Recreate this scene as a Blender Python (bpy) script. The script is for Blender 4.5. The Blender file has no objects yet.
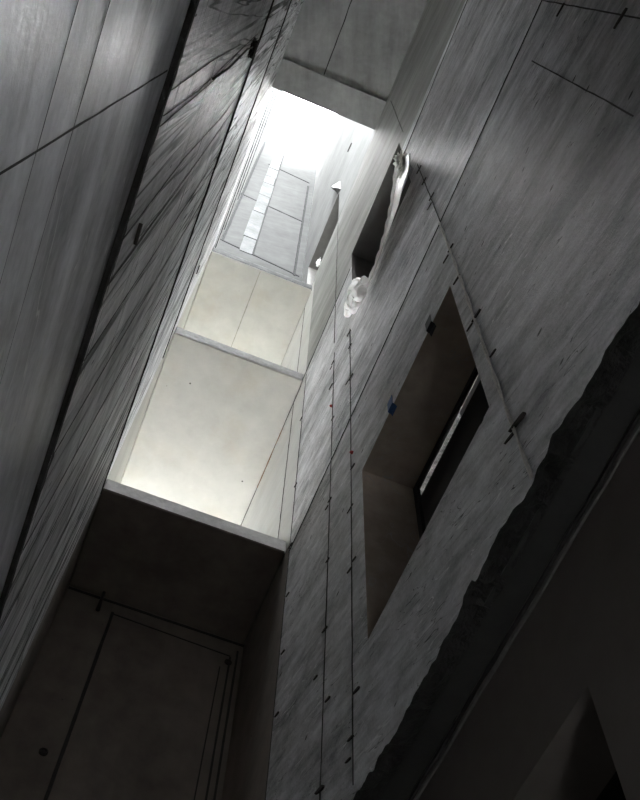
import bpy, bmesh, math, random
from mathutils import Vector, Matrix, noise

random.seed(7)
S = bpy.context.scene
COL = S.collection

# ------------------------------------------------------------------ dimensions (metres, eye at the origin, Z up)
XR = 1.20      # face of the wall on the right
XL = -0.32     # face of the wall on the left
YF = 4.14      # front edge of the landings
YB = 10.3      # far end of the passages on the upper landings
ZF = -1.0      # floor
ZJ = 2.93      # broken lower edge of the right wall
ZT = 13.75     # top of the lower shaft
XU = 1.30      # upper shaft wall, set back

# ------------------------------------------------------------------ materials
def new_mat(name):
    m = bpy.data.materials.new(name)
    m.use_nodes = True
    nt = m.node_tree
    nt.nodes.clear()
    out = nt.nodes.new('ShaderNodeOutputMaterial')
    b = nt.nodes.new('ShaderNodeBsdfPrincipled')
    nt.links.new(b.outputs['BSDF'], out.inputs['Surface'])
    return m, nt, b

def N(nt, kind, **kw):
    n = nt.nodes.new(kind)
    for k, v in kw.items():
        setattr(n, k, v)
    return n

def streak(nt, coord, rot, scale, detail=6.0, rough=0.6, lo=0.35, hi=0.65, dist=0.0):
    """noise stretched along a direction: rotate, then scale; returns a 0..1 value socket"""
    r = N(nt, 'ShaderNodeMapping'); r.inputs['Rotation'].default_value = rot
    s = N(nt, 'ShaderNodeMapping'); s.inputs['Scale'].default_value = scale
    n = N(nt, 'ShaderNodeTexNoise')
    n.inputs['Scale'].default_value = 1.0
    n.inputs['Detail'].default_value = detail
    n.inputs['Roughness'].default_value = rough
    n.inputs['Distortion'].default_value = dist
    m = N(nt, 'ShaderNodeMapRange')
    m.inputs['From Min'].default_value = lo; m.inputs['From Max'].default_value = hi
    nt.links.new(coord, r.inputs['Vector']); nt.links.new(r.outputs['Vector'], s.inputs['Vector'])
    nt.links.new(s.outputs['Vector'], n.inputs['Vector']); nt.links.new(n.outputs['Fac'], m.inputs['Value'])
    return m.outputs['Result']

def mathn(nt, op, a, b):
    n = N(nt, 'ShaderNodeMath', operation=op)
    for i, v in enumerate((a, b)):
        if isinstance(v, (int, float)): n.inputs[i].default_value = v
        else: nt.links.new(v, n.inputs[i])
    return n.outputs[0]

def pores(nt, coord, scale, size, stretch=(1, 1, 1)):
    s = N(nt, 'ShaderNodeMapping'); s.inputs['Scale'].default_value = stretch
    v = N(nt, 'ShaderNodeTexVoronoi'); v.inputs['Scale'].default_value = scale
    m = N(nt, 'ShaderNodeMapRange')
    m.inputs['From Min'].default_value = size * .6; m.inputs['From Max'].default_value = size
    nt.links.new(coord, s.inputs['Vector']); nt.links.new(s.outputs['Vector'], v.inputs['Vector'])
    nt.links.new(v.outputs['Distance'], m.inputs['Value'])
    return m.outputs['Result']

def concrete(name, dark, light, layers, rough=0.75, bump=0.25, pore=None, tint=None, spec=0.4, rough_var=0.0, contrast=1.0, lines=()):
    """layers: (rotation, scale, lo, hi, weight); weights mixed into a dark->light ramp"""
    m, nt, b = new_mat(name)
    tc = N(nt, 'ShaderNodeTexCoord'); co = tc.outputs['Object']
    tot = sum(l[4] for l in layers)
    acc = None
    for rot, sc, lo, hi, w in layers:
        f = mathn(nt, 'MULTIPLY', streak(nt, co, rot, sc, lo=lo, hi=hi), w / tot)
        acc = f if acc is None else mathn(nt, 'ADD', acc, f)
    if contrast != 1.0:
        cr = N(nt, 'ShaderNodeMapRange')
        cr.inputs['From Min'].default_value = .5 - .5 / contrast; cr.inputs['From Max'].default_value = .5 + .5 / contrast
        nt.links.new(acc, cr.inputs['Value']); acc = cr.outputs['Result']
    ramp = N(nt, 'ShaderNodeMix', data_type='RGBA')
    ramp.inputs['A'].default_value = (*dark, 1); ramp.inputs['B'].default_value = (*light, 1)
    nt.links.new(acc, ramp.inputs['Factor'])
    colr = ramp.outputs['Result']
    hgt = acc
    for rot, sc, width, col, where in lines:
        # thin wandering lines: where a stretched noise crosses its middle value
        f = streak(nt, co, rot, sc, detail=3.0, rough=.55, lo=0.0, hi=1.0)
        d = mathn(nt, 'ABSOLUTE', mathn(nt, 'SUBTRACT', f, .5), 0)
        mr = N(nt, 'ShaderNodeMapRange'); mr.inputs['From Min'].default_value = width * .35; mr.inputs['From Max'].default_value = width
        mr.inputs['To Min'].default_value = 1.0; mr.inputs['To Max'].default_value = 0.0
        nt.links.new(d, mr.inputs['Value'])
        pres = streak(nt, co, (0, 0, 0), where, lo=.42, hi=.58)
        mx = N(nt, 'ShaderNodeMix', data_type='RGBA'); mx.inputs['B'].default_value = (*col, 1)
        nt.links.new(mathn(nt, 'MULTIPLY', mr.outputs['Result'], pres), mx.inputs['Factor']); nt.links.new(colr, mx.inputs['A'])
        colr = mx.outputs['Result']
    if tint:
        tf = streak(nt, co, (0, 0, 0), tint[1], lo=.52, hi=.72)
        mx = N(nt, 'ShaderNodeMix', data_type='RGBA'); mx.inputs['B'].default_value = (*tint[0], 1)
        nt.links.new(mathn(nt, 'MULTIPLY', tf, tint[2]), mx.inputs['Factor']); nt.links.new(colr, mx.inputs['A'])
        colr = mx.outputs['Result']
    if pore:
        pf = pores(nt, co, pore[0], pore[1], pore[2])
        mx = N(nt, 'ShaderNodeMix', data_type='RGBA'); mx.inputs['A'].default_value = (.025, .024, .023, 1)
        nt.links.new(pf, mx.inputs['Factor']); nt.links.new(colr, mx.inputs['B'])
        colr = mx.outputs['Result']
        hgt = mathn(nt, 'ADD', mathn(nt, 'MULTIPLY', hgt, .5), mathn(nt, 'MULTIPLY', pf, .5))
    nt.links.new(colr, b.inputs['Base Color'])
    b.inputs['Roughness'].default_value = rough
    if rough_var:
        rf = streak(nt, co, (0, 0, 0), (2, 2, 2), lo=.3, hi=.7)
        nt.links.new(mathn(nt, 'ADD', mathn(nt, 'MULTIPLY', rf, rough_var), rough - rough_var / 2), b.inputs['Roughness'])
    b.inputs['Specular IOR Level'].default_value = spec
    if bump:
        fine = streak(nt, co, (0, 0, 0), (60, 60, 60), lo=.2, hi=.8)
        hh = mathn(nt, 'ADD', hgt, mathn(nt, 'MULTIPLY', fine, .25))
        bp = N(nt, 'ShaderNodeBump'); bp.inputs['Strength'].default_value = bump; bp.inputs['Distance'].default_value = .012
        nt.links.new(hh, bp.inputs['Height']); nt.links.new(bp.outputs['Normal'], b.inputs['Normal'])
    return m

def plain(name, col, rough=.7, metal=0.0, var=.25, scale=8.0, spec=.4):
    m, nt, b = new_mat(name)
    tc = N(nt, 'ShaderNodeTexCoord')
    f = streak(nt, tc.outputs['Object'], (0, 0, 0), (scale, scale, scale), lo=.25, hi=.75)
    mx = N(nt, 'ShaderNodeMix', data_type='RGBA')
    mx.inputs['A'].default_value = (*[c * (1 - var) for c in col], 1); mx.inputs['B'].default_value = (*[min(1, c * (1 + var)) for c in col], 1)
    nt.links.new(f, mx.inputs['Factor']); nt.links.new(mx.outputs['Result'], b.inputs['Base Color'])
    b.inputs['Roughness'].default_value = rough; b.inputs['Metallic'].default_value = metal
    b.inputs['Specular IOR Level'].default_value = spec
    return m

R = math.radians
M = {}
# the board marks of the right wall run at a slant: (y, z) = (.92, .39)
M['right'] = concrete('right_wall_concrete', (.15, .15, .158), (.86, .86, .875), [
    ((R(-23), 0, 0), (1, .8, 3.6), .32, .68, 1.0), ((R(-20), 0, 0), (1, 3, 26), .3, .7, .45),
    ((0, 0, 0), (1, 1.1, 1.3), .3, .7, .8), ((R(-23), 0, 0), (9, 7, 14), .3, .7, .75), ((0, 0, 0), (60, 60, 60), .3, .7, .4)], rough=.6, bump=.45,
    pore=(7.0, .085, (1, .5, 1.0)), spec=.2, contrast=1.7,
    lines=(((R(-21), 0, 0), (1, .9, 9), .006, (.85, .85, .85), (1.5, 1.5, 1.5)), ((R(-24), 0, 0), (1, 1.2, 10), .005, (.09, .09, .09), (2, 2, 2))))
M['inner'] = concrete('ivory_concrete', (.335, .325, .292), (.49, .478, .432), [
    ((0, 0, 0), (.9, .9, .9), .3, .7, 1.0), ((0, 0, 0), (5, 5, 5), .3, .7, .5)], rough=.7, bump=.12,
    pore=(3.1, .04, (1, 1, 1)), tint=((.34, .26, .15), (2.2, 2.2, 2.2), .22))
M['recess'] = concrete('shade_brown_concrete', (.115, .094, .08), (.205, .17, .146), [
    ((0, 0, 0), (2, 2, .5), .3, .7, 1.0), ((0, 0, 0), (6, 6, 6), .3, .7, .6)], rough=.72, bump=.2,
    pore=(4.0, .04, (1, 1, 1)), contrast=1.5)  # ivory concrete recoloured dark brown: shade below the lowest landing put into colour
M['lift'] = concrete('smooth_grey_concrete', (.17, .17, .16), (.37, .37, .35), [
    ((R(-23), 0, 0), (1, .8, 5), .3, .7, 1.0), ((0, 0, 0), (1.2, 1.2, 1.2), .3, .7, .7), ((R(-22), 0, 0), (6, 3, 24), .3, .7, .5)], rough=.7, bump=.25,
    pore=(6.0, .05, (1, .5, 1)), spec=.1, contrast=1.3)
M['jamb'] = concrete('brown_reveal_concrete', (.27, .22, .18), (.48, .40, .33), [
    ((0, 0, 0), (2, 2, .8), .3, .7, 1.0), ((0, 0, 0), (7, 7, 7), .3, .7, .6)], rough=.75, bump=.2, contrast=1.4,
    lines=(((0, 0, R(25)), (2, 9, 2), .01, (.35, .33, .31), (2, 2, 2)),))
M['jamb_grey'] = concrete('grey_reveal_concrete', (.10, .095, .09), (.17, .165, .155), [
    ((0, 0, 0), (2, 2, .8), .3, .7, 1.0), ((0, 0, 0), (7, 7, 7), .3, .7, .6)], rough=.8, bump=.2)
M['pale_inner'] = concrete('pale_grey_concrete', (.38, .38, .368), (.54, .54, .52), [
    ((0, 0, 0), (.9, .9, .9), .3, .7, 1.0), ((R(-23), 0, 0), (3, 2, 14), .3, .7, .5)], rough=.7, bump=.15,
    tint=((.34, .26, .15), (2.2, 2.2, 2.2), .15))
M['left'] = concrete('left_wall_concrete', (.11, .11, .115), (.93, .93, .94), [
    ((0, 0, 0), (1, 8, .16), .34, .62, 1.0), ((0, 0, 0), (1, 30, .4), .36, .62, .8),
    ((R(-6), 0, 0), (1, .3, 5), .36, .62, .8), ((0, 0, 0), (1, 1.0, .5), .3, .62, .7), ((0, 0, 0), (1, 40, 12), .3, .7, .4)], rough=.6, bump=.5,
    pore=(8.0, .055, (1, 1, .25)), spec=.45, contrast=1.6,
    lines=(((0, 0, 0), (1, 5, .10), .024, (.012, .012, .012), (1, 2, .5)), ((R(3), 0, 0), (1, 9, .22), .02, (.02, .02, .02), (1, 3, .8)), ((R(-5), 0, 0), (1, .5, 6), .012, (.02, .02, .02), (1, 1, 2))))
M['near'] = concrete('smooth_dark_concrete', (.26, .26, .275), (.84, .84, .87), [
    ((R(-12), 0, 0), (1, .8, 6), .3, .7, 1.0), ((R(-20), 0, 0), (2, 2.2, 3.0), .3, .7, .9),
    ((0, 0, 0), (30, 30, 30), .3, .7, .25)], rough=.5, bump=.12, spec=.5, rough_var=.2, contrast=1.7,
    lines=(((R(-10), 0, 0), (1, .7, 4), .006, (.7, .7, .7), (1, 1, 1)),))
M['roof'] = concrete('roof_concrete', (.16, .16, .157), (.44, .44, .43), [
    ((0, 0, 0), (1.5, 1.5, 1.5), .3, .7, 1.0), ((0, 0, R(20)), (7, 1, 1), .35, .65, .5), ((0, 0, 0), (9, 9, 9), .3, .7, .4)], rough=.75, bump=.2)
M['edge'] = concrete('slab_edge_concrete', (.20, .20, .195), (.40, .40, .39), [
    ((0, 0, 0), (5, 5, 5), .3, .7, 1.0), ((0, 0, 0), (24, 24, 24), .3, .7, .8)], rough=.8, bump=.4)
M['edge_pale'] = concrete('pale_edge_concrete', (.34, .34, .335), (.62, .62, .61), [
    ((0, 0, 0), (5, 5, 5), .3, .7, 1.0), ((0, 0, 0), (24, 24, 24), .3, .7, .8)], rough=.8, bump=.4)
M['edge_dark'] = concrete('dark_edge_concrete', (.06, .06, .06), (.14, .14, .138), [
    ((0, 0, 0), (5, 5, 5), .3, .7, 1.0), ((0, 0, 0), (24, 24, 24), .3, .7, .8)], spec=0.0, rough=.8, bump=.4)
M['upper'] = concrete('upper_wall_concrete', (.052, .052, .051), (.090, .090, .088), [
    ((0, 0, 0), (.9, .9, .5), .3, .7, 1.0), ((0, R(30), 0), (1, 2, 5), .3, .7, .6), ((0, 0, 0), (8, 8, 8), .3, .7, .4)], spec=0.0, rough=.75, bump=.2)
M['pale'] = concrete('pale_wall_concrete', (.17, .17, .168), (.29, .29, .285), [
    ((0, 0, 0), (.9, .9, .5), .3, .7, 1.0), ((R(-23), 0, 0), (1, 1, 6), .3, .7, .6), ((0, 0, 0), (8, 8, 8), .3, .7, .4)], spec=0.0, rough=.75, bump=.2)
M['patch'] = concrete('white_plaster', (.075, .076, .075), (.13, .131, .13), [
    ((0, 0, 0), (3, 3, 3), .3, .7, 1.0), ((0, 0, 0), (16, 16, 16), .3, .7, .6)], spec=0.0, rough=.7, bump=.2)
M['lower'] = concrete('lower_wall_concrete', (.08, .069, .061), (.125, .109, .097), [
    ((0, 0, 0), (1.2, 1.2, 1.2), .3, .7, 1.0), ((0, 0, 0), (9, 9, 9), .3, .7, .4)], rough=.75, bump=.15, pore=(5.0, .05, (1, 1, 1)))
M['rough'] = concrete('broken_concrete', (.015, .0145, .014), (.045, .043, .041), [
    ((0, 0, 0), (10, 10, 10), .3, .7, 1.0), ((0, 0, 0), (40, 40, 40), .3, .7, 1.0)], rough=.9, bump=1.0)
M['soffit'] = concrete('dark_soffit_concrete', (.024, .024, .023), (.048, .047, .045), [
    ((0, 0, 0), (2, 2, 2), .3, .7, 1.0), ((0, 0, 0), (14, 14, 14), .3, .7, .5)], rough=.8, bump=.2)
M['floor'] = plain('floor_concrete', (.06, .055, .05), .85)
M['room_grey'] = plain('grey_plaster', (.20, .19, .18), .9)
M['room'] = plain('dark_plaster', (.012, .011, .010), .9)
M['groove'] = plain('dark_joint', (.035, .033, .031), .9, scale=30)
M['fin'] = plain('grey_mortar_fin', (.15, .145, .135), .85, scale=30)
M['wire'] = plain('grey_wire', (.62, .60, .56), .45, .6, scale=60)
M['tie'] = plain('rusty_black_steel', (.035, .028, .024), .7, .3, scale=60)
M['red'] = plain('red_plastic', (.35, .03, .025), .5, scale=60)
M['blue'] = plain('blue_tape', (.03, .09, .26), .45, scale=60)
M['black'] = plain('black_tape', (.012, .012, .018), .45, scale=60)
M['frame'] = plain('black_metal', (.010, .010, .011), .5, .4, scale=20)
M['mesh'] = plain('grey_perforated_metal', (.86, .86, .85), .5, 0, scale=30)
M['scrap'] = plain('grey_cloth', (.09, .088, .085), .8, scale=10)
M['lilac'] = plain('lilac_film', (.66, .64, .74), .4, scale=20)

def film(name, ca, cb):
    """thin whitish plastic: half of the light goes through it"""
    m, nt, b = new_mat(name)
    tc = N(nt, 'ShaderNodeTexCoord')
    f = streak(nt, tc.outputs['Object'], (R(30), 0, 0), (10, 4, 14), lo=.3, hi=.7)
    mx = N(nt, 'ShaderNodeMix', data_type='RGBA')
    mx.inputs['A'].default_value = (*ca, 1); mx.inputs['B'].default_value = (*cb, 1)
    nt.links.new(f, mx.inputs['Factor']); nt.links.new(mx.outputs['Result'], b.inputs['Base Color'])
    b.inputs['Roughness'].default_value = .5
    t = N(nt, 'ShaderNodeBsdfTranslucent'); nt.links.new(mx.outputs['Result'], t.inputs['Color'])
    ms = N(nt, 'ShaderNodeMixShader'); ms.inputs['Fac'].default_value = .5
    out = [n for n in nt.nodes if n.type == 'OUTPUT_MATERIAL'][0]
    nt.links.new(b.outputs['BSDF'], ms.inputs[1]); nt.links.new(t.outputs['BSDF'], ms.inputs[2]); nt.links.new(ms.outputs[0], out.inputs['Surface'])
    return m
M['plastic'] = film('white_plastic_film', (.78, .77, .75), (.96, .96, .95))
M['dusty'] = film('dusty_plastic', (.45, .43, .40), (.85, .84, .81))

# ------------------------------------------------------------------ mesh helpers
def link(name, bm, mat, parent=None, smooth=False):
    bmesh.ops.remove_doubles(bm, verts=bm.verts, dist=1e-6)
    bmesh.ops.recalc_face_normals(bm, faces=bm.faces)
    me = bpy.data.meshes.new(name); bm.to_mesh(me); bm.free()
    if smooth:
        for p in me.polygons: p.use_smooth = True
    for mm in (mat if isinstance(mat, (list, tuple)) else [mat]): me.materials.append(mm)
    o = bpy.data.objects.new(name, me); COL.objects.link(o)
    if parent is not None: o.parent = parent
    return o

def struct(o):
    o['kind'] = 'structure'; return o

def tag(o, label, cat, group=None):
    o['label'] = label; o['category'] = cat
    if group: o['group'] = group
    return o

def box(bm, x0, x1, y0, y1, z0, z1, mi=0):
    v = [bm.verts.new((x, y, z)) for x in (x0, x1) for y in (y0, y1) for z in (z0, z1)]
    for q in ((0, 1, 3, 2), (4, 6, 7, 5), (0, 4, 5, 1), (2, 3, 7, 6), (0, 2, 6, 4), (1, 5, 7, 3)):
        f = bm.faces.new([v[i] for i in q]); f.material_index = mi

def wall_x(x0, x1, y0, y1, z0, z1, holes=()):
    """wall slab between planes x0 and x1 with rectangular holes (ya,yb,za,zb): one closed mesh"""
    ys = sorted({y0, y1, *[h[0] for h in holes], *[h[1] for h in holes]})
    zs = sorted({z0, z1, *[h[2] for h in holes], *[h[3] for h in holes]})
    bm = bmesh.new()
    def solid(i, j):
        if i < 0 or j < 0 or i >= len(ys) - 1 or j >= len(zs) - 1: return False
        cy = (ys[i] + ys[i + 1]) / 2; cz = (zs[j] + zs[j + 1]) / 2
        return not any(h[0] < cy < h[1] and h[2] < cz < h[3] for h in holes)
    V = {}
    def vt(x, i, j):
        k = (x, i, j)
        if k not in V: V[k] = bm.verts.new((x, ys[i], zs[j]))
        return V[k]
    for i in range(len(ys) - 1):
        for j in range(len(zs) - 1):
            if not solid(i, j): continue
            for x in (x0, x1):
                bm.faces.new((vt(x, i, j), vt(x, i + 1, j), vt(x, i + 1, j + 1), vt(x, i, j + 1)))
            for di, dj, a, b in ((-1, 0, (i, j), (i, j + 1)), (1, 0, (i + 1, j), (i + 1, j + 1)), (0, -1, (i, j), (i + 1, j)), (0, 1, (i, j + 1), (i + 1, j + 1))):
                if not solid(i + di, j + dj):
                    f = bm.faces.new((vt(x0, *a), vt(x1, *a), vt(x1, *b), vt(x0, *b))); f.material_index = 1 if (0 <= i + di < len(ys) - 1 and 0 <= j + dj < len(zs) - 1) else 0
    return bm

def tube(bm, pts, r, seg=6):
    pts = [Vector(p) for p in pts]
    rings = []
    for i, p in enumerate(pts):
        t = (pts[min(i + 1, len(pts) - 1)] - pts[max(i - 1, 0)]).normalized()
        u = t.orthogonal().normalized() if i == 0 else (rings[-1][1] - t * rings[-1][1].dot(t)).normalized()
        w = t.cross(u)
        rr = r[i] if isinstance(r, (list, tuple)) else r
        rings.append(([bm.verts.new(p + (u * math.cos(k * 2 * math.pi / seg) + w * math.sin(k * 2 * math.pi / seg)) * rr) for k in range(seg)], u))
    for a, b in zip(rings, rings[1:]):
        for k in range(seg):
            bm.faces.new((a[0][k], a[0][(k + 1) % seg], b[0][(k + 1) % seg], b[0][k]))
    bm.faces.new(rings[0][0][::-1]); bm.faces.new(rings[-1][0])

def fin_line(pts, w, proud, xs, sgn, step=.05, wob=.35, jit=.4):
    """irregular raised line on a wall plane x=xs; sgn=-1 sticks out towards -x; pts are (y,z)"""
    bm = bmesh.new()
    P = []
    for (a, b) in zip(pts, pts[1:]):
        a = Vector(a); b = Vector(b); n = max(1, int((b - a).length / step))
        P += [a.lerp(b, k / n) for k in range(n)]
    P.append(Vector(pts[-1]))
    rows = []
    for i, p in enumerate(P):
        t = (P[min(i + 1, len(P) - 1)] - P[max(i - 1, 0)]).normalized(); nrm = Vector((-t.y, t.x))
        ww = w * (1 + wob * noise.noise(Vector((p.x * 9, p.y * 9, w * 100)))) / 2
        pr = proud * (1 + .5 * noise.noise(Vector((p.x * 13, p.y * 13, 3))))
        q = p + nrm * w * jit * noise.noise(Vector((p.x * 5, p.y * 5, 7)))
        rows.append([bm.verts.new((xs + sgn * d, q.x + nrm.x * o, q.y + nrm.y * o)) for o, d in ((-ww, -.004), (-ww * .7, pr), (ww * .7, pr), (ww, -.004))])
    for a, b in zip(rows, rows[1:]):
        for k in range(4):
            bm.faces.new((a[k], a[(k + 1) % 4], b[(k + 1) % 4], b[k]))
    bm.faces.new(rows[0]); bm.faces.new(rows[-1][::-1])
    return bm

TRIM = [0]
def trim(bm, mat):
    TRIM[0] += 1
    return struct(link('trim_%d' % TRIM[0], bm, mat))

# ------------------------------------------------------------------ right wall
W1 = (1.34, 2.63, 3.70, 5.36)
W2 = (1.41, 2.72, 8.52, 10.54)
W3 = (3.42, 4.85, 14.20, 16.85)
T = .36
ZP = 10.08     # pour joint: the upper lift is a smoother, greyer concrete
struct(link('wall_right', wall_x(XR, XR + T, -1.6, YF - .08, ZJ + .06, ZP, [W1, (W2[0], W2[1], W2[2], ZP)]), [M['right'], M['jamb'], M['jamb_grey']]))
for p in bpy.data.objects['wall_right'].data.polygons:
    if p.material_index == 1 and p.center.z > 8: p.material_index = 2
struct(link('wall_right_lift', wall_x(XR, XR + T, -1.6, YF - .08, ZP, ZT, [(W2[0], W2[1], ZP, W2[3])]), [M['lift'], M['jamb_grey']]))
struct(link('wall_right_inner', wall_x(XR, XR + T, YF - .08, YB, 6.60, 13.56), M['pale_inner']))
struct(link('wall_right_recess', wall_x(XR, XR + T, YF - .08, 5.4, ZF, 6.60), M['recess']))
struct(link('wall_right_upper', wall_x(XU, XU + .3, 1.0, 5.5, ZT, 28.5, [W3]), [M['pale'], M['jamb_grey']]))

def jagged():
    """the broken lower rim of the right wall"""
    bm = bmesh.new()
    y = -1.6; rim = []
    while y < YF - .08:
        z = 2.90 + .075 * noise.noise(Vector((y * 1.1, 2.2, 0))) + .05 * noise.noise(Vector((y * 4.3, 0, 5))) + .030 * noise.noise(Vector((y * 17, 1, 0)))
        if 1.70 < y < 1.80: z += .03
        rim.append((y, z)); y += .018
    rim.append((YF - .08, rim[-1][1]))
    cols = []
    for y, z in rim:
        n1 = .03 * noise.noise(Vector((y * 12, 8, 0))); n2 = .03 * noise.noise(Vector((y * 10, 0, 9)))
        cols.append([bm.verts.new(p) for p in ((XR, y, ZJ + .06), (XR, y, z), (XR + .035, y, min(z + .02 + n1, ZJ + .05)), (XR + .075, y, min(z + .035 + n2, ZJ + .05)), (XR + .115, y, ZJ + .025 + n1 * .5), (XR + .115, y, ZJ + .06))])
    for a, b in zip(cols, cols[1:]):
        for k in range(5):
            f = bm.faces.new((a[k], b[k], b[k + 1], a[k + 1])); f.material_index = 0 if k == 0 else 1
    bm.faces.new(cols[0]); bm.faces.new(cols[-1][::-1])
    return bm
struct(link('trim_broken_edge', jagged(), [M['right'], M['rough']]))
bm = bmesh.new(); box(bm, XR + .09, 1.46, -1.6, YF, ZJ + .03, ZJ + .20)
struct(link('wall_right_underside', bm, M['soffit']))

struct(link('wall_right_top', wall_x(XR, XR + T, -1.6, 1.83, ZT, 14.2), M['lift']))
# lower wall with the dark doorway, set back under the rim
D1 = (1.55, 2.65, ZF, 2.32)
struct(link('wall_right_lower', wall_x(1.42, 1.66, -1.6, YF - .08, ZF, ZJ + .03, [D1]), [M['lower'], M['lower']]))
trim(fin_line([(-1.4, 2.885), (YF - .1, 2.885)], .022, .008, 1.42, -1), M['fin'])
trim(fin_line([(-1.4, 2.925), (YF - .1, 2.925)], .020, .010, 1.42, -1, wob=.8), M['groove'])

def room(name, x0, x1, y0, y1, z0, z1, mat, gap=None):
    """a dark room behind an opening, closed unless gap adds an unseen daylight hole; its side towards the shaft is the wall itself"""
    bm = bmesh.new(); t = .05
    if gap:
        box(bm, x1, x1 + t, y0 - t, gap[0], z0 - t, z1 + t); box(bm, x1, x1 + t, gap[1], y1 + t, z0 - t, z1 + t)
        box(bm, x1, x1 + t, gap[0], gap[1], z0 - t, gap[2]); box(bm, x1, x1 + t, gap[0], gap[1], gap[3], z1 + t)
    else:
        box(bm, x1, x1 + t, y0 - t, y1 + t, z0 - t, z1 + t)
    box(bm, x0, x1, y0 - t, y0, z0 - t, z1 + t); box(bm, x0, x1, y1, y1 + t, z0 - t, z1 + t)
    box(bm, x0, x1, y0, y1, z0 - t, z0); box(bm, x0, x1, y0, y1, z1, z1 + t)
    return struct(link(name, bm, mat))
room('wall_room_first', XR + T, 4.2, .2, 3.8, 3.2, 6.2, M['room_grey'], (1.4, 2.6, 5.0, 5.9))  # far-wall gap is added, unseen: its daylight brightens the perforated panel's holes
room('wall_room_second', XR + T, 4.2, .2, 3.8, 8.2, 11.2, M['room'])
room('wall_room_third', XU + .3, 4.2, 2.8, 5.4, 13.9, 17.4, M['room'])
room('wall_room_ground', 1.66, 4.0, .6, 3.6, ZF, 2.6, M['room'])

# ------------------------------------------------------------------ left wall
struct(link('wall_left', wall_x(XL - .3, XL, -1.6, YF, 2.76, ZT), M['left']))
struct(link('wall_left_inner', wall_x(XL - .3, XL - .001, YF, YB, 6.60, 13.56), M['inner']))
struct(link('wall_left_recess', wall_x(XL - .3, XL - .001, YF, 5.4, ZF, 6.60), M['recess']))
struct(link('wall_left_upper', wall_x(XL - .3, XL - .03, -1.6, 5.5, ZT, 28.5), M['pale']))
struct(link('wall_left_lower', wall_x(XL - .3, XL - .018, -1.6, YF, ZF, 2.76), M['near']))
def left_rim():
    bm = bmesh.new(); y = -1.6; rows = []
    while y < YF:
        n = noise.noise(Vector((y * 6, 3, 1))); n2 = noise.noise(Vector((y * 19, 1, 8)))
        d = .012 * n + .010 * n2
        rows.append([bm.verts.new(p) for p in ((XL - .04, y, 2.755), (XL - .0005, y, 2.752), (XL + .002, y, 2.775 + max(0, d) * 4), (XL - .04, y, 2.775))]); y += .02
    for a, b in zip(rows, rows[1:]):
        for k in range(4): bm.faces.new((a[k], a[(k + 1) % 4], b[(k + 1) % 4], b[k]))
    bm.faces.new(rows[0]); bm.faces.new(rows[-1][::-1])
    return bm
struct(link('trim_left_rim', left_rim(), M['rough']))

# ------------------------------------------------------------------ ends, floor, roof
struct(link('floor', (lambda b: (box(b, -.7, 1.7, -1.7, 5.6, ZF - .2, ZF), b)[1])(bmesh.new()), M['floor']))
struct(link('wall_front', (lambda b: (box(b, -.65, .25, -1.8, -1.6, ZF, 14.2), box(b, .75, 1.7, -1.8, -1.6, ZF, 14.2), box(b, .25, .75, -1.8, -1.6, .15, 14.2), box(b, .25, .75, -1.8, -1.6, ZF, -.55), b)[4])(bmesh.new()), M['lower']))  # unseen opening added behind the camera to let in low fill daylight
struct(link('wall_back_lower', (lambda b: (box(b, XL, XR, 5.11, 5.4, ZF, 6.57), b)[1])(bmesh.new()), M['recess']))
def roofmesh():
    bm = bmesh.new()
    box(bm, XL - .01, XR + .1, -1.6, 1.43, 13.93, 14.25); box(bm, XL - .01, XR + .1, 1.43, 1.83, 13.90, 14.25)
    return bm
struct(link('ceiling', roofmesh(), M['roof']))
def bandjoint():
    return None

# upper back wall with its panel joints and white patched strip
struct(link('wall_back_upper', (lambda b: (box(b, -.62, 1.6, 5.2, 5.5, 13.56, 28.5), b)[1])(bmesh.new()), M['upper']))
def line_on_back(a, b, w, mat, proud=.012, y=5.2):
    bm = fin_line([a, b], w, proud, 0, 1, step=.12, wob=.2, jit=.08)
    # built in the (x=depth, y, z) frame: turn so that depth faces -y
    for v in bm.verts: v.co = Vector((v.co.y, y - v.co.x, v.co.z))
    return trim(bm, mat)
M['seam'] = plain('grey_seam', (.04, .04, .04), .85, scale=20, spec=0)
M['seam_pale'] = plain('ivory_seam', (.24, .23, .20), .85, scale=20)
M['seal'] = plain('pale_seam', (.17, .17, .17), .85, scale=20, spec=0)
for a, b, w in (((-.34, 21.5), (1.15, 21.2), .07), ((.0, 25.6), (1.15, 25.3), .06), ((1.14, 17.2), (1.14, 24.9), .05), ((-.30, 17.6), (-.30, 28.3), .05), ((-.34, 17.62), (1.24, 17.25), .06), ((.31, 17.5), (.30, 28.2), .04)):
    line_on_back(a, b, w, M['seam'])
def patch():
    bm = bmesh.new(); z = 17.4; k = 0
    while z < 25.5:
        h = random.choice((.8, 1.0, 1.3)); h = min(h, 25.6 - z)
        for xa, xb in ((.035, .295),):
            box(bm, xa + random.uniform(-.012, .012), xb + random.uniform(-.012, .012), 5.185 - random.uniform(0, .01), 5.21, z + .015, z + h - .015)
        z += h
    return bm
struct(link('trim_white_strip', patch(), M['patch']))
struct(link('trim_pale_strip', (lambda b: (box(b, .06, .29, 5.192, 5.21, 25.65, 28.2), b)[1])(bmesh.new()), M['seal']))

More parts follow.
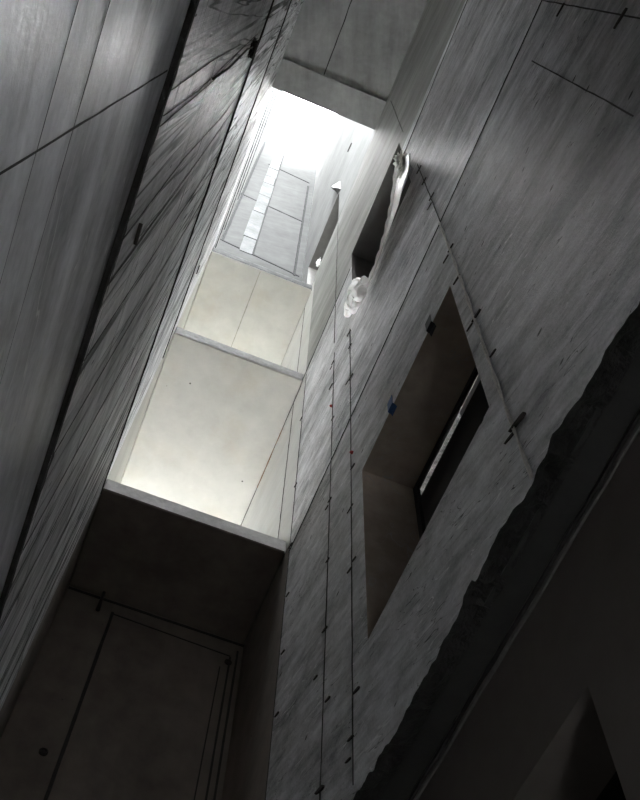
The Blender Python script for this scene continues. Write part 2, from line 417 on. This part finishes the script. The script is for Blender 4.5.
# ------------------------------------------------------------------ landings
def landing(z0, z1, label, body, edge):
    bm = bmesh.new(); ny = 40
    # front edge slightly uneven
    box(bm, XL, XR, YF, YB, z0, z1)
    for f in bm.faces: f.material_index = 0
    bm.faces.ensure_lookup_table()
    for f in bm.faces:
        if all(abs(v.co.y - YF) < 1e-5 for v in f.verts): f.material_index = 1
    me = link('landing_slab', bm, [M[body], M[edge]])
    b = me.modifiers.new('chamfer', 'BEVEL'); b.width = .012; b.segments = 1; b.limit_method = 'ANGLE'
    tag(me, label, 'landing', None)
    return me
landing(6.57, 6.74, 'lowest concrete landing with a black shaded underside and pale grey front edge', 'recess', 'edge_pale')  # the shade of its underside is put into the body colour
landing(10.05, 10.25, 'middle concrete landing with an ivory underside and a rust stain in its corner', 'inner', 'edge')
landing(13.34, 13.56, 'topmost concrete landing, below the panelled wall with the white strip', 'inner', 'edge_dark')

# ------------------------------------------------------------------ joints
trim(fin_line([(-1.5, 6.45), (YF - .09, 6.45)], .011, .005, XR, -1), M['groove'])
trim(fin_line([(-1.5, 10.1), (1.40, 9.75)], .012, .005, XR, -1), M['groove'])
trim(fin_line([(2.76, 10.1), (4.2, 10.1)], .012, .005, XR, -1), M['groove'])
trim(fin_line([(1.30, 10.56), (1.33, 13.3)], .009, .004, XR, -1), M['groove'])
trim(fin_line([(1.235, 6.45), (1.26, 8.6)], .009, .004, XR, -1), M['groove'])
for z in (6.30, 9.30):
    trim(fin_line([(-1.5, z), (YF, z + (.2 if z < 7 else 0))], .03, .010, XL, 1), M['groove'])
for z in (14.0, 16.2, 18.0, 20.5):
    trim(fin_line([(1.9, z), (5.1, z)], .06, .012, XL - .03, 1), M['seam'])
for y, z0, z1 in ((2.80, 2.99, 8.32), (3.18, 3.0, 8.62), (4.04, 3.0, 10.0)):
    trim(fin_line([(y + .02, z0), (y, (z0 + z1) / 2), (y - .01, z1)], .009, .004, XR, -1), M['groove'])
trim(fin_line([(-.24, 6.42), (-.25, 3.2)], .009, .004, XR, -1), M['groove'])
trim(fin_line([(.09, 5.95), (.09, 3.78)], .008, .003, XR, -1), M['groove'])
trim(fin_line([(4.42, 10.3), (4.42, 13.3)], .010, .004, XR, -1), M['groove'])
trim(fin_line([(4.42, 6.8), (4.42, 10.0)], .010, .004, XR, -1), M['groove'])
trim(fin_line([(3.18, 8.9), (3.16, 13.6)], .010, .004, XR, -1), M['groove'])
M['seam_near'] = plain('faint_seam', (.13, .13, .135), .8, scale=30)
M['rust'] = plain('rust_stain', (.20, .10, .045), .9, scale=30)
trim(fin_line([(4.2, 10.035), (7.5, 10.035)], .014, .004, XR, -1), M['groove'])
trim(fin_line([(4.75, 10.02), (5.0, 10.03), (5.35, 10.02), (5.6, 10.035)], .035, .006, XR, -1, step=.02, wob=1.2), M['rust'])
def line_on_soffit(a, b, w, z):
    bm = fin_line([a, b], w, .003, 0, 1)
    for v in bm.verts: v.co = Vector((v.co.y, v.co.z, z - v.co.x))
    return bm
trim(line_on_soffit((.42, 4.16), (.43, 8.5), .014, 13.34), M['seam_pale'])
trim(line_on_soffit((.25, -1.5), (.28, 1.42), .016, 13.93), M['groove'])
# lower left wall seams
trim(fin_line([(.42, -.9), (.425, 2.73)], .006, .001, XL - .018, 1), M['groove'])
trim(fin_line([(-1.5, 1.74), (YF, 1.74)], .0012, .0006, XL - .018, 1), M['seam_near'])
trim(fin_line([(.05, 1.52), (2.2, 1.50)], .0010, .0006, XL - .018, 1), M['seam_near'])
k = .32 / .31
for pts, w in ((((.93, 2.8), (.90, 3.9), (.95, 5.4), (.93, 6.2)), .010), (((1.08, 2.8), (1.07, 4.8), (1.04, 6.2)), .008),
               (((.585, 2.8), (.60, 4.1), (.555, 5.0), (.545, 6.0)), .007), (((.555, 2.8), (.58, 3.6), (.565, 4.4), (.555, 5.3)), .006),
               (((.48, 2.8), (.485, 3.7), (.52, 4.9)), .005), (((.60, 6.2), (.645, 8.1), (.70, 9.2)), .007), (((.70, 6.4), (.72, 9.2)), .006),
               (((1.35, 2.8), (1.36, 6.2)), .007), (((1.7, 2.8), (1.68, 6.2)), .009), (((2.1, 2.8), (2.12, 6.2)), .010), (((2.55, 2.8), (2.5, 6.3)), .012),
               (((3.0, 2.8), (3.05, 6.3)), .013), (((3.45, 2.8), (3.42, 6.35)), .014), (((3.8, 2.8), (3.78, 6.4)), .014),
               (((1.0, 6.4), (1.02, 9.2)), .009), (((1.5, 6.4), (1.5, 9.2)), .010), (((2.3, 6.4), (2.32, 9.2)), .012)):
    trim(fin_line(pts, w * .5, .002, XL, 1, wob=.9), M['groove'])
# seams of the recess wall under the lowest landing
def line_on_recess(a, b, w, mat): return line_on_back(a, b, w, mat, .006, 5.11)
for a, b, w in (((.09, 6.42), (.085, 3.0), .03), ((1.10, 6.35), (1.09, 3.0), .02), ((1.155, 6.45), (1.15, 3.0), .022), ((-.31, 6.54), (1.2, 6.54), .03), ((.10, 6.40), (1.10, 6.36), .012), ((1.03, 6.2), (1.0, 3.2), .012)):
    line_on_recess(a, b, w, M['groove'])

# ------------------------------------------------------------------ steel left in the concrete
def pin_mesh(l, h, d):
    bm = bmesh.new()
    sec = [(-.5, .25), (-.32, .5), (.1, .42), (.5, .12)]
    rows = []
    for t, s in sec:
        rows.append([bm.verts.new((dx, t * l, t * l * .42 + dz * h * s * 2)) for dx, dz in ((.006, -.5), (-d, -.45), (-d * 1.1, .4), (.006, .5))])
    for a, b in zip(rows, rows[1:]):
        for q in range(4): bm.faces.new((a[q], a[(q + 1) % 4], b[(q + 1) % 4], b[q]))
    bm.faces.new(rows[0]); bm.faces.new(rows[-1][::-1])
    return bm
first_pin = None
def pin(x, y, z, label, group, s=1.0, mat=None, mirror=False, rot=0):
    global first_pin
    if first_pin is None:
        first_pin = link('form_tie', pin_mesh(.085, .022, .008), M['tie']); o = first_pin
    else:
        o = first_pin.copy(); COL.objects.link(o)
    o.location = (x, y, z); o.scale = (-s if mirror else s, s, s); o.rotation_euler = (rot, 0, 0)
    return tag(o, label, 'form tie', group)
G = [('short black form tie on the wire joint right of the big window', 'form ties on the joint beside the big window'),
     ('short black form tie on the vertical joint just left of the big window', 'form ties on the joint left of the big window'),
     ('short black form tie on the second vertical joint left of the big window', 'form ties on the second joint left of the big window'),
     ('small black form tie on the right wall at the front corner of the landings', 'form ties at the corner of the landings'),
     ('dark form tie hanging across the vertical joint at the upper right of the wall', 'form ties at the upper right')]
for y, z, s in ((1.229, 5.78, .8), (1.301, 5.77, .8), (1.26, 8.35, 1.0), (1.25, 7.83, .9), (1.23, 7.19, .9), (1.285, 7.1, .8), (1.27, 5.26, .9), (1.223, 4.53, 1.0), (1.295, 4.55, .7), (1.212, 4.0, .7), (1.215, 3.305, 1.3), (1.285, 3.305, .8)):
    pin(XR, y, z, *G[0], s=s)
for y, z, s in ((2.81, 8.25, 1.0), (2.79, 7.88, .8), (2.78, 7.17, 1.0), (2.866, 7.24, .6), (2.772, 5.65, .8), (2.845, 5.2, .6), (2.80, 5.19, .6), (2.837, 4.55, .8), (2.775, 4.57, .7), (2.77, 3.5, .9), (2.84, 3.27, .8), (2.87, 3.17, .7)):
    pin(XR, y, z, *G[1], s=s)
for y, z, s in ((3.2, 8.44, .8), (3.25, 8.42, .6), (3.23, 7.94, 1.0), (3.165, 7.16, .7), (3.235, 5.85, .7), (3.18, 5.87, .8), (3.19, 5.14, .7), (3.2, 4.46, .9), (3.13, 3.82, .8), (3.2, 3.3, 1.2), (3.32, 4.19, .7)):
    pin(XR, y, z, *G[2], s=s)
for y, z, s in ((4.04, 7.5, .8), (4.02, 6.5, 1.0), (3.98, 5.8, .8), (3.97, 5.15, .8), (3.98, 4.58, .9), (4.06, 8.9, .8)):
    pin(XR, y, z, *G[3], s=s)
for y, z, s in ((-.21, 5.82, .9), (-.23, 4.57, 1.1)):
    pin(XR, y, z, *G[4], s=s)
pin(XU, 2.9, 18.5, 'thin dark slot-like form tie high on the bright upper right wall', None, s=2.2)
pin(XL + .003, 1.0, 3.1, 'form tie at the lower end of the crack on the streaked left wall', None, s=1.0, mirror=True)
pin(XL, 3.45, 10.3, 'form tie on the left wall beside the topmost landing', None, s=1.4, mirror=True)
# the steel stub hanging under the lowest landing
bm = bmesh.new(); tube(bm, [(-.03, 5.07, 6.60), (-.03, 5.06, 6.45), (-.028, 5.07, 6.34)], [.014, .013, .017], 8)
tag(link('steel_stub', bm, M['tie'], smooth=True), 'black steel stub hanging from the dark underside of the lowest landing', 'steel stub')
def plug(x, z, label):
    bm = bmesh.new(); seg = 14
    for r, d in ((.03, 0),): pass
    rings = [[bm.verts.new((x + r * math.cos(a * 2 * math.pi / seg), 5.11 - d, z + r * math.sin(a * 2 * math.pi / seg))) for a in range(seg)] for r, d in ((.032, -.004), (.030, .012), (.022, .016), (.016, .006))]
    for a, b in zip(rings, rings[1:]):
        for q in range(seg): bm.faces.new((a[q], a[(q + 1) % seg], b[(q + 1) % seg], b[q]))
    bm.faces.new(rings[-1]); bm.faces.new(rings[0][::-1])
    return tag(link('tie_hole_plug', bm, M['tie'], smooth=False), label, 'plug')
plug(1.09, 6.28, 'round black plug in the right corner of the recess wall under the lowest landing')
plug(-.03, 4.85, 'round black plug low on the left side of the dark recess wall')

# twisted wire running up the joint by the big window
def wire():
    bm = bmesh.new()
    for ph in (0, math.pi):
        pts = []; z = 2.92
        while z < 6.45:
            y = 1.24 + .004 * math.sin(z * 2.1)
            pts.append((XR - .006 + .004 * math.cos(z * 9 + ph), y + .0055 * math.sin(z * 9 + ph), z)); z += .045
        tube(bm, pts, .0042, 6)
    return bm
wire_o = tag(link('wire', wire(), M['wire'], smooth=True), 'pale twisted wire running up the wall past the right edge of the big window', 'wire')

# dark wire knot on the left wall
def knot():
    bm = bmesh.new()
    pts = []
    for i in range(70):
        a = i * .55; r = .035 + .02 * math.sin(i * 1.7)
        pts.append((XL + .018 + .012 * math.sin(i * .9), .60 + r * math.cos(a), 5.75 + 1.8 * r * math.sin(a)))
    tube(bm, pts, .006, 5)
    return bm
kn = tag(link('wire_knot', knot(), M['tie'], smooth=True), 'tangled black wire knot with loose ends on the upper left wall', 'wire')
bm = bmesh.new(); tube(bm, [(XL + .015, .60, 5.8), (XL + .02, .56, 5.2), (XL + .012, .59, 4.5), (XL + .010, .57, 3.9)], .005, 5)
link('loose_end', bm, M['tie'], kn, True)

# ------------------------------------------------------------------ window 1: frame and perforated panel
wf = bpy.data.objects.new('window_1', None); COL.objects.link(wf); wf.location = (0, 0, 0); struct(wf)
def frame(x0, x1, y0, y1, z0, z1, t):
    bm = bmesh.new()
    box(bm, x0, x1, y0, y0 + t, z0, z1); box(bm, x0, x1, y1 - t, y1, z0, z1)
    box(bm, x0, x1, y0 + t, y1 - t, z0, z0 + t); box(bm, x0, x1, y0 + t, y1 - t, z1 - t, z1)
    return bm
link('window_frame', frame(XR + T - .015, XR + T + .008, W1[0] - .02, W1[1] + .02, W1[2] - .02, W1[3] + .01, .065), M['frame'], wf)
bm = bmesh.new(); box(bm, XR + T + .010, XR + T + .018, W1[0] + .04, W1[1] - .04, W1[2] + .04, 5.221)
link('shade_panel', bm, M['frame'], wf)  # added black sheet: stands for the dark opening and blocks the room's daylight
def perforated(y0, y1, z0, z1, x, nz):
    bm = bmesh.new(); c = (z1 - z0) / nz; ny = int((y1 - y0) / c)
    for i in range(ny):
        for j in range(nz):
            off = .5 * c if j % 2 else 0
            cy = y0 + (i + .5) * c + off; cz = z0 + (j + .5) * c
            o = [(cy - c / 2, cz - c / 2), (cy, cz - c / 2), (cy + c / 2, cz - c / 2), (cy + c / 2, cz), (cy + c / 2, cz + c / 2), (cy, cz + c / 2), (cy - c / 2, cz + c / 2), (cy - c / 2, cz)]
            r = c * .38
            h = [(cy + r * math.cos(a), cz + r * math.sin(a)) for a in [math.radians(225 + 45 * q) for q in range(8)]]
            ov = [bm.verts.new((x, *p)) for p in o]; hv = [bm.verts.new((x, *p)) for p in h]
            for q in range(8): bm.faces.new((ov[q], ov[(q + 1) % 8], hv[(q + 1) % 8], hv[q]))
    bmesh.ops.remove_doubles(bm, verts=bm.verts, dist=1e-5)
    geom = bmesh.ops.extrude_face_region(bm, geom=bm.faces[:])
    for v in geom['geom']:
        if isinstance(v, bmesh.types.BMVert): v.co.x += .003
    return bm
link('perforated_panel', perforated(2.02, 2.61, 5.222, 5.306, XR + T + .012, 3), M['mesh'], wf)
bm = bmesh.new(); box(bm, XR + T + .012, XR + T + .016, 1.44, 2.02, 5.222, 5.306)
link('grey_strip', bm, M['mesh'], wf)
bm = bmesh.new(); box(bm, XR + T + .05, XR + T + .065, 2.17, 2.24, 4.93, 4.945)
link('window_catch', bm, M['mesh'], wf)

# ------------------------------------------------------------------ tape tabs on the window's upper edge
def tab(y, mat, flap, label):
    bm = bmesh.new(); z = W1[3]
    prof = [(XR - .012, z + .09), (XR - .010, z + .045), (XR - .010, z - .004), (XR + .012, z - .006), (XR + .022, z - .008 - flap)]
    rows = [[bm.verts.new((px, y + dy + .004 * i, pz)) for dy in (-.034, -.01, .012, .034)] for i, (px, pz) in enumerate(prof)]
    for a, b in zip(rows, rows[1:]):
        for q in range(3): bm.faces.new((a[q], a[q + 1], b[q + 1], b[q]))
    o = link('tape_tab', bm, mat)
    m = o.modifiers.new('thick', 'SOLIDIFY'); m.thickness = .004
    return tag(o, label, 'tape')
tab(2.16, M['blue'], .01, 'blue tape tab folded over the upper edge of the big window, the lower of two')
tab(1.60, M['black'], .03, 'blackish tape tab folded over the upper edge of the big window, nearer its top corner')

# ------------------------------------------------------------------ torn plastic hanging along the sill of the second window
sheet = bpy.data.objects.new('plastic_sheet', None); COL.objects.link(sheet); sheet.location = (XR, 2.0, 8.4)
tag(sheet, 'torn whitish plastic sheet hanging along the sill of the upper window, bunched at both ends', 'plastic sheet')
def at_sheet(bm):
    for v in bm.verts: v.co -= Vector((XR, 2.0, 8.4))
    return bm
Lc = [(1.43, 9.67), (1.52, 9.5), (1.62, 9.05), (1.73, 8.69), (1.85, 8.43), (1.98, 8.24), (2.12, 8.12), (2.27, 8.14)]
Rc = [(1.26, 9.05), (1.345, 8.66), (1.476, 8.60), (1.6, 8.39), (1.77, 8.30), (1.99, 8.20), (2.18, 8.11), (2.31, 8.09)]
def lerp_curve(C, t):
    f = t * (len(C) - 1); i = min(int(f), len(C) - 2); f -= i
    return Vector(C[i]).lerp(Vector(C[i + 1]), f)
def sheet_mesh():
    bm = bmesh.new(); nu, nv = 70, 16; rows = []
    for i in range(nu + 1):
        t = i / nu; l = lerp_curve(Lc, t); r = lerp_curve(Rc, t); row = []
        for j in range(nv + 1):
            s = j / nv; p = l.lerp(r, s)
            d = .035 * noise.noise(Vector((p.x * 7, p.y * 7, 2))) + .02 * math.sin(s * 9 + 3 * noise.noise(Vector((t * 5, 0, 0))))
            x = 1.183 - s * .12 + d * .3; kk = x / 1.16
            row.append(bm.verts.new((min(x, 1.196), p.x * kk + .008 * noise.noise(Vector((t * 14, s * 3, 5))), p.y * kk)))
        rows.append(row)
    for a, b in zip(rows, rows[1:]):
        for q in range(nv): bm.faces.new((a[q], a[q + 1], b[q + 1], b[q]))
    return bm
o = link('sheet', at_sheet(sheet_mesh()), M['dusty'], sheet, True)
m = o.modifiers.new('thick', 'SOLIDIFY'); m.thickness = .003
bm = bmesh.new()
tube(bm, [(1.175 + .004 * math.sin(i * .9), *(lerp_curve(Lc, i / 60) * (1.175 / 1.155) + Vector((.006 * noise.noise(Vector((i * .3, 0, 0))), .01 * noise.noise(Vector((i * .35, 4, 0))))))) for i in range(61)], [.018 + .006 * noise.noise(Vector((i * .4, 1, 1))) for i in range(61)], 8)
link('rolled_hem', at_sheet(bm), M['plastic'], sheet, True)
def crumple(centre, rad, seed, squash=(1, 1, 1), amp=.45):
    bm = bmesh.new(); bmesh.ops.create_icosphere(bm, subdivisions=4, radius=1)
    for v in bm.verts:
        n = v.co.normalized()
        d = 1 + amp * (abs(noise.noise(n * 2.2 + Vector((seed, 0, 0)))) * 2 - .6) + amp * .5 * noise.noise(n * 6 + Vector((0, seed, 0)))
        v.co = Vector(centre) + Vector((n.x * d * rad * squash[0], n.y * d * rad * squash[1], n.z * d * rad * squash[2]))
    return bm
link('bunched_top', at_sheet(crumple((1.13, 1.37, 9.05), .10, 3, (.55, .75, 4.2), .8)), M['dusty'], sheet)
bm = bmesh.new()
q = [(1.155, 1.46, 8.95), (1.155, 1.30, 8.52), (1.155, 1.50, 8.46), (1.16, 1.55, 8.7)]
bm.faces.new([bm.verts.new(p) for p in q])
o = link('pale_film', at_sheet(bm), M['lilac'], sheet); m = o.modifiers.new('thick', 'SOLIDIFY'); m.thickness = .003
# loop and hanging bag at the lower end
def bag():
    bm = bmesh.new()
    n = 26; A = Vector((1.09, 2.20, 7.86)); B = Vector((1.11, 2.66, 8.27))
    pts = [A.lerp(B, i / n) + Vector((0, 0, .03 * math.sin(i * .7))) for i in range(n + 1)]
    tube(bm, pts, [.015 + .055 * math.sin(math.pi * min(1, (i + 2) / (n + 3))) ** .8 for i in range(n + 1)], 22)
    for v in bm.verts:
        v.co += Vector((.4, .9, 1.6)) * (.05 * (abs(noise.noise(v.co * 11)) * 2 - .5) + .02 * noise.noise(v.co * 24))
    return bm
link('hanging_bag', at_sheet(bag()), M['plastic'], sheet)
bm = bmesh.new()
loop = [(1.13, 2.28, 8.12), (1.11, 2.30, 8.0), (1.10, 2.25, 8.0), (1.10, 2.36, 8.40), (1.11, 2.46, 8.62), (1.11, 2.56, 8.72), (1.12, 2.63, 8.62), (1.13, 2.68, 8.48), (1.14, 2.66, 8.3)]
pp = []
for a, b in zip(loop, loop[1:]):
    for s in range(5): pp.append(Vector(a).lerp(Vector(b), s / 5) + Vector((0, .012 * noise.noise(Vector((len(pp), 2, 0))), .012 * noise.noise(Vector((len(pp) * .7, 0, 2))))))
tube(bm, pp, [.024 + .014 * noise.noise(Vector((i * .5, 5, 0))) for i in range(len(pp))], 8)
link('twisted_loop', at_sheet(bm), M['plastic'], sheet, True)

# small folded scrap at the corner of the topmost window
def scrap():
    bm = bmesh.new()
    P = [(1.31, 3.36, 17.6), (1.31, 3.58, 18.0), (1.31, 3.50, 17.0), (1.31, 3.33, 16.7)]
    b = [bm.verts.new(p) for p in P]; top = bm.verts.new((1.16, 3.44, 17.2))
    for q in range(4): bm.faces.new((b[q], b[(q + 1) % 4], top))
    bm.faces.new(b[::-1])
    bmesh.ops.subdivide_edges(bm, edges=bm.edges[:], cuts=3, use_grid_fill=True)
    for v in bm.verts:
        if v.co.x < 1.295: v.co += Vector((.02 * noise.noise(v.co * 8), .02 * noise.noise(v.co * 9), .03 * noise.noise(v.co * 7)))
    return bm
tag(link('cloth_scrap', scrap(), M['scrap']), 'small grey folded scrap sticking out above the topmost window', 'scrap')

bm = crumple((1.29, 4.25, 15.2), .06, 5, (.5, 1, 1.6), .6)
tag(link('plastic_scrap', bm, M['plastic']), 'tiny white plastic scrap at the lower corner of the topmost window', 'scrap')
def red_cap(y, z, label):
    bm = bmesh.new(); tube(bm, [(XR + .01, y, z), (XR - .012, y, z - .004), (XR - .02, y, z - .01)], [.014, .013, .007], 8)
    tag(link('red_marker', bm, M['red'], smooth=True), label, 'marker')
red_cap(3.19, 7.45, 'small red plastic marker on the second vertical joint left of the big window')
red_cap(2.77, 5.85, 'small red plastic marker on the vertical joint beside the big window, above its left corner')

# ------------------------------------------------------------------ daylight
w = bpy.data.worlds.new('overcast'); S.world = w; w.use_nodes = True
bg = w.node_tree.nodes['Background']
bg.inputs['Color'].default_value = (.93, .97, 1.0, 1); bg.inputs['Strength'].default_value = 30.0
sun = bpy.data.lights.new('hazy_sun', 'SUN'); sun.energy = 20.0; sun.angle = R(40); sun.color = (1, .98, .95)
so = bpy.data.objects.new('hazy_sun', sun); COL.objects.link(so); so.location = (0, 3, 40)
so.rotation_euler = Vector((-.02, -.10, -1)).to_track_quat('-Z', 'Y').to_euler()

# ------------------------------------------------------------------ camera
c = bpy.data.cameras.new('camera'); co = bpy.data.objects.new('camera', c); COL.objects.link(co)
A = ((0.92819617, -0.37136539, 0.02322981), (0.34760273, 0.84314304, -0.41022209), (0.13275624, 0.38884132, 0.91168976))
rx, ry, rz = Vector(A[0]), -Vector(A[1]), -Vector(A[2])
co.matrix_world = Matrix(((rx.x, ry.x, rz.x, 0), (rx.y, ry.y, rz.y, 0), (rx.z, ry.z, rz.z, 0), (0, 0, 0, 1)))
c.sensor_fit = 'VERTICAL'; c.sensor_height = 24.0; c.lens = 977.5448 * 24 / 800
c.clip_start = .02; c.clip_end = 200
S.camera = co
S.view_settings.view_transform = 'Standard'; S.view_settings.look = 'None'
S.view_settings.exposure = 0.85; S.view_settings.gamma = 1.0; S.view_settings.use_curve_mapping = False
try:
    S.cycles.max_bounces = 16; S.cycles.diffuse_bounces = 12; S.cycles.glossy_bounces = 6
    S.cycles.sample_clamp_indirect = 0; S.cycles.use_denoising = True
except Exception: pass
